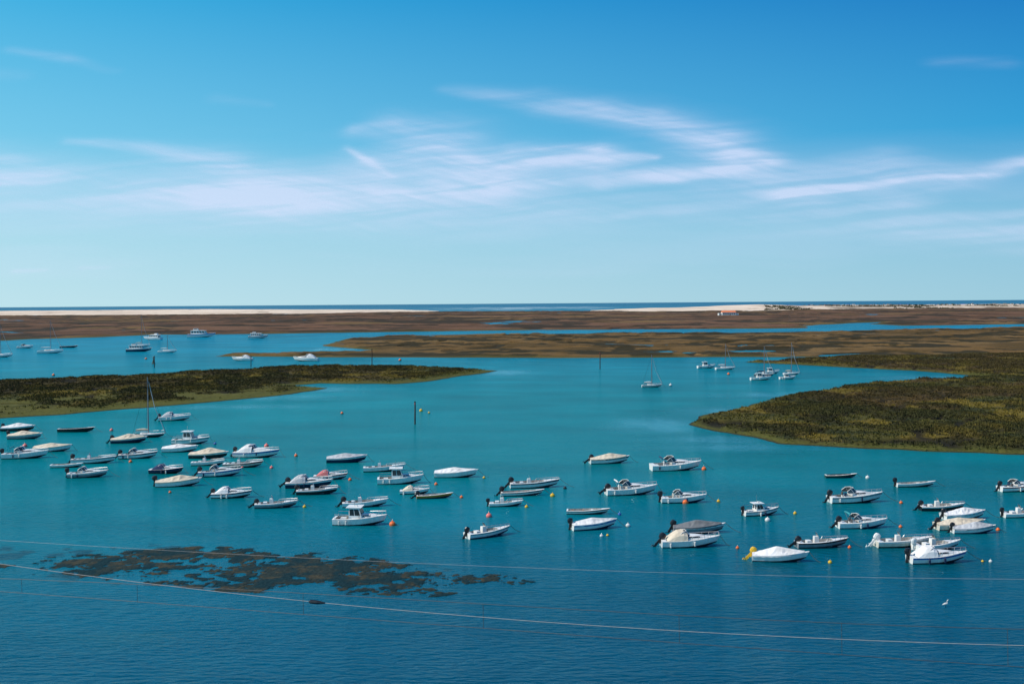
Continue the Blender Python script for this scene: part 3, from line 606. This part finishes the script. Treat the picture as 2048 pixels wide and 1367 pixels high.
du=(U-1024)/F; dv=-(V-683.5)/F; Rn=np.array(R); dx=Rn[0,0]*du+Rn[0,1]*dv-Rn[0,2]; dyy=Rn[1,0]*du+Rn[1,1]*dv-Rn[1,2]; dz=Rn[2,0]*du+Rn[2,1]*dv-Rn[2,2]
t=(7000-CH)/np.maximum(dz,.004)
m,nt,b=newmat("cirrus_ice"); N=nt.nodes; l=nt.links; N.remove(b); out=N["Material Output"]
at=N.new("ShaderNodeAttribute"); at.attribute_name="dens"; tr=N.new("ShaderNodeBsdfTransparent"); tl=N.new("ShaderNodeBsdfTranslucent"); tl.inputs[0].default_value=(.66,.67,.76,1)
mx=N.new("ShaderNodeMixShader"); l.new(at.outputs["Fac"],mx.inputs[0]); l.new(tr.outputs[0],mx.inputs[1]); l.new(tl.outputs[0],mx.inputs[2]); l.new(mx.outputs[0],out.inputs["Surface"])
gridmesh("cirrus_cloud",dx*t,dyy*t,dz*t+CH,D>.004,m,{'dens':D})
# ---------------------------------------------------------------- light + sky
AZ,EL=math.radians(-102),math.radians(46)
sd=Vector((math.cos(EL)*math.sin(AZ),math.cos(EL)*math.cos(AZ),math.sin(EL)))
ld=bpy.data.lights.new("sun",'SUN'); ld.energy=4.6; ld.angle=math.radians(.5); ld.color=(1,.93,.83); lo=bpy.data.objects.new("sun",ld); scene.collection.objects.link(lo)
lo.rotation_euler=sd.to_track_quat('Z','Y').to_euler()
w=bpy.data.worlds.new("World"); scene.world=w; w.use_nodes=True; nt=w.node_tree; N=nt.nodes; l=nt.links; bg=N["Background"]; bg.inputs[1].default_value=.1
sk=N.new("ShaderNodeTexSky"); sk.sky_type='NISHITA'; sk.sun_disc=False; sk.sun_elevation=EL; sk.sun_rotation=AZ; sk.altitude=20
tc=N.new("ShaderNodeTexCoord"); sp=N.new("ShaderNodeSeparateXYZ"); l.new(tc.outputs["Generated"],sp.inputs[0])
el=N.new("ShaderNodeMath"); el.operation='ARCSINE'; l.new(sp.outputs[2],el.inputs[0]); e2=N.new("ShaderNodeMath"); e2.operation='DIVIDE'; l.new(el.outputs[0],e2.inputs[0]); e2.inputs[1].default_value=math.pi/2
def ramp(stops):
    r=N.new("ShaderNodeValToRGB"); cr=r.color_ramp; cr.elements[0].position=0; cr.elements[0].color=(*stops[0][1],1); cr.elements[1].position=1; cr.elements[1].color=(*stops[-1][1],1)
    for d,c in stops[1:-1]: e=cr.elements.new(d/90); e.color=(*c,1)
    l.new(e2.outputs[0],r.inputs[0]); return r
rl=ramp([(0,(.54,.80,.88)),(3.5,(.41,.73,.87)),(8,(.18,.60,.85)),(15,(.03,.44,.78)),(40,(.01,.2,.5)),(90,(.0,.09,.3))])
rr=ramp([(0,(.34,.61,.74)),(3.5,(.23,.54,.75)),(8,(.02,.34,.68)),(15,(.0,.165,.53)),(40,(.0,.10,.36)),(90,(.0,.07,.26))])
mr=N.new("ShaderNodeMapRange"); mr.inputs[1].default_value=-.45; mr.inputs[2].default_value=.45; mr.interpolation_type='LINEAR'; l.new(sp.outputs[0],mr.inputs[0])
m1=N.new("ShaderNodeMix"); m1.data_type='RGBA'; l.new(mr.outputs[0],m1.inputs[0]); l.new(rl.outputs[0],m1.inputs[6]); l.new(rr.outputs[0],m1.inputs[7])
sc=N.new("ShaderNodeVectorMath"); sc.operation='SCALE'; l.new(m1.outputs[2],sc.inputs[0]); sc.inputs["Scale"].default_value=10
m2=N.new("ShaderNodeMix"); m2.data_type='RGBA'; m2.inputs[0].default_value=.95; l.new(sk.outputs[0],m2.inputs[6]); l.new(sc.outputs[0],m2.inputs[7]); l.new(m2.outputs[2],bg.inputs[0])
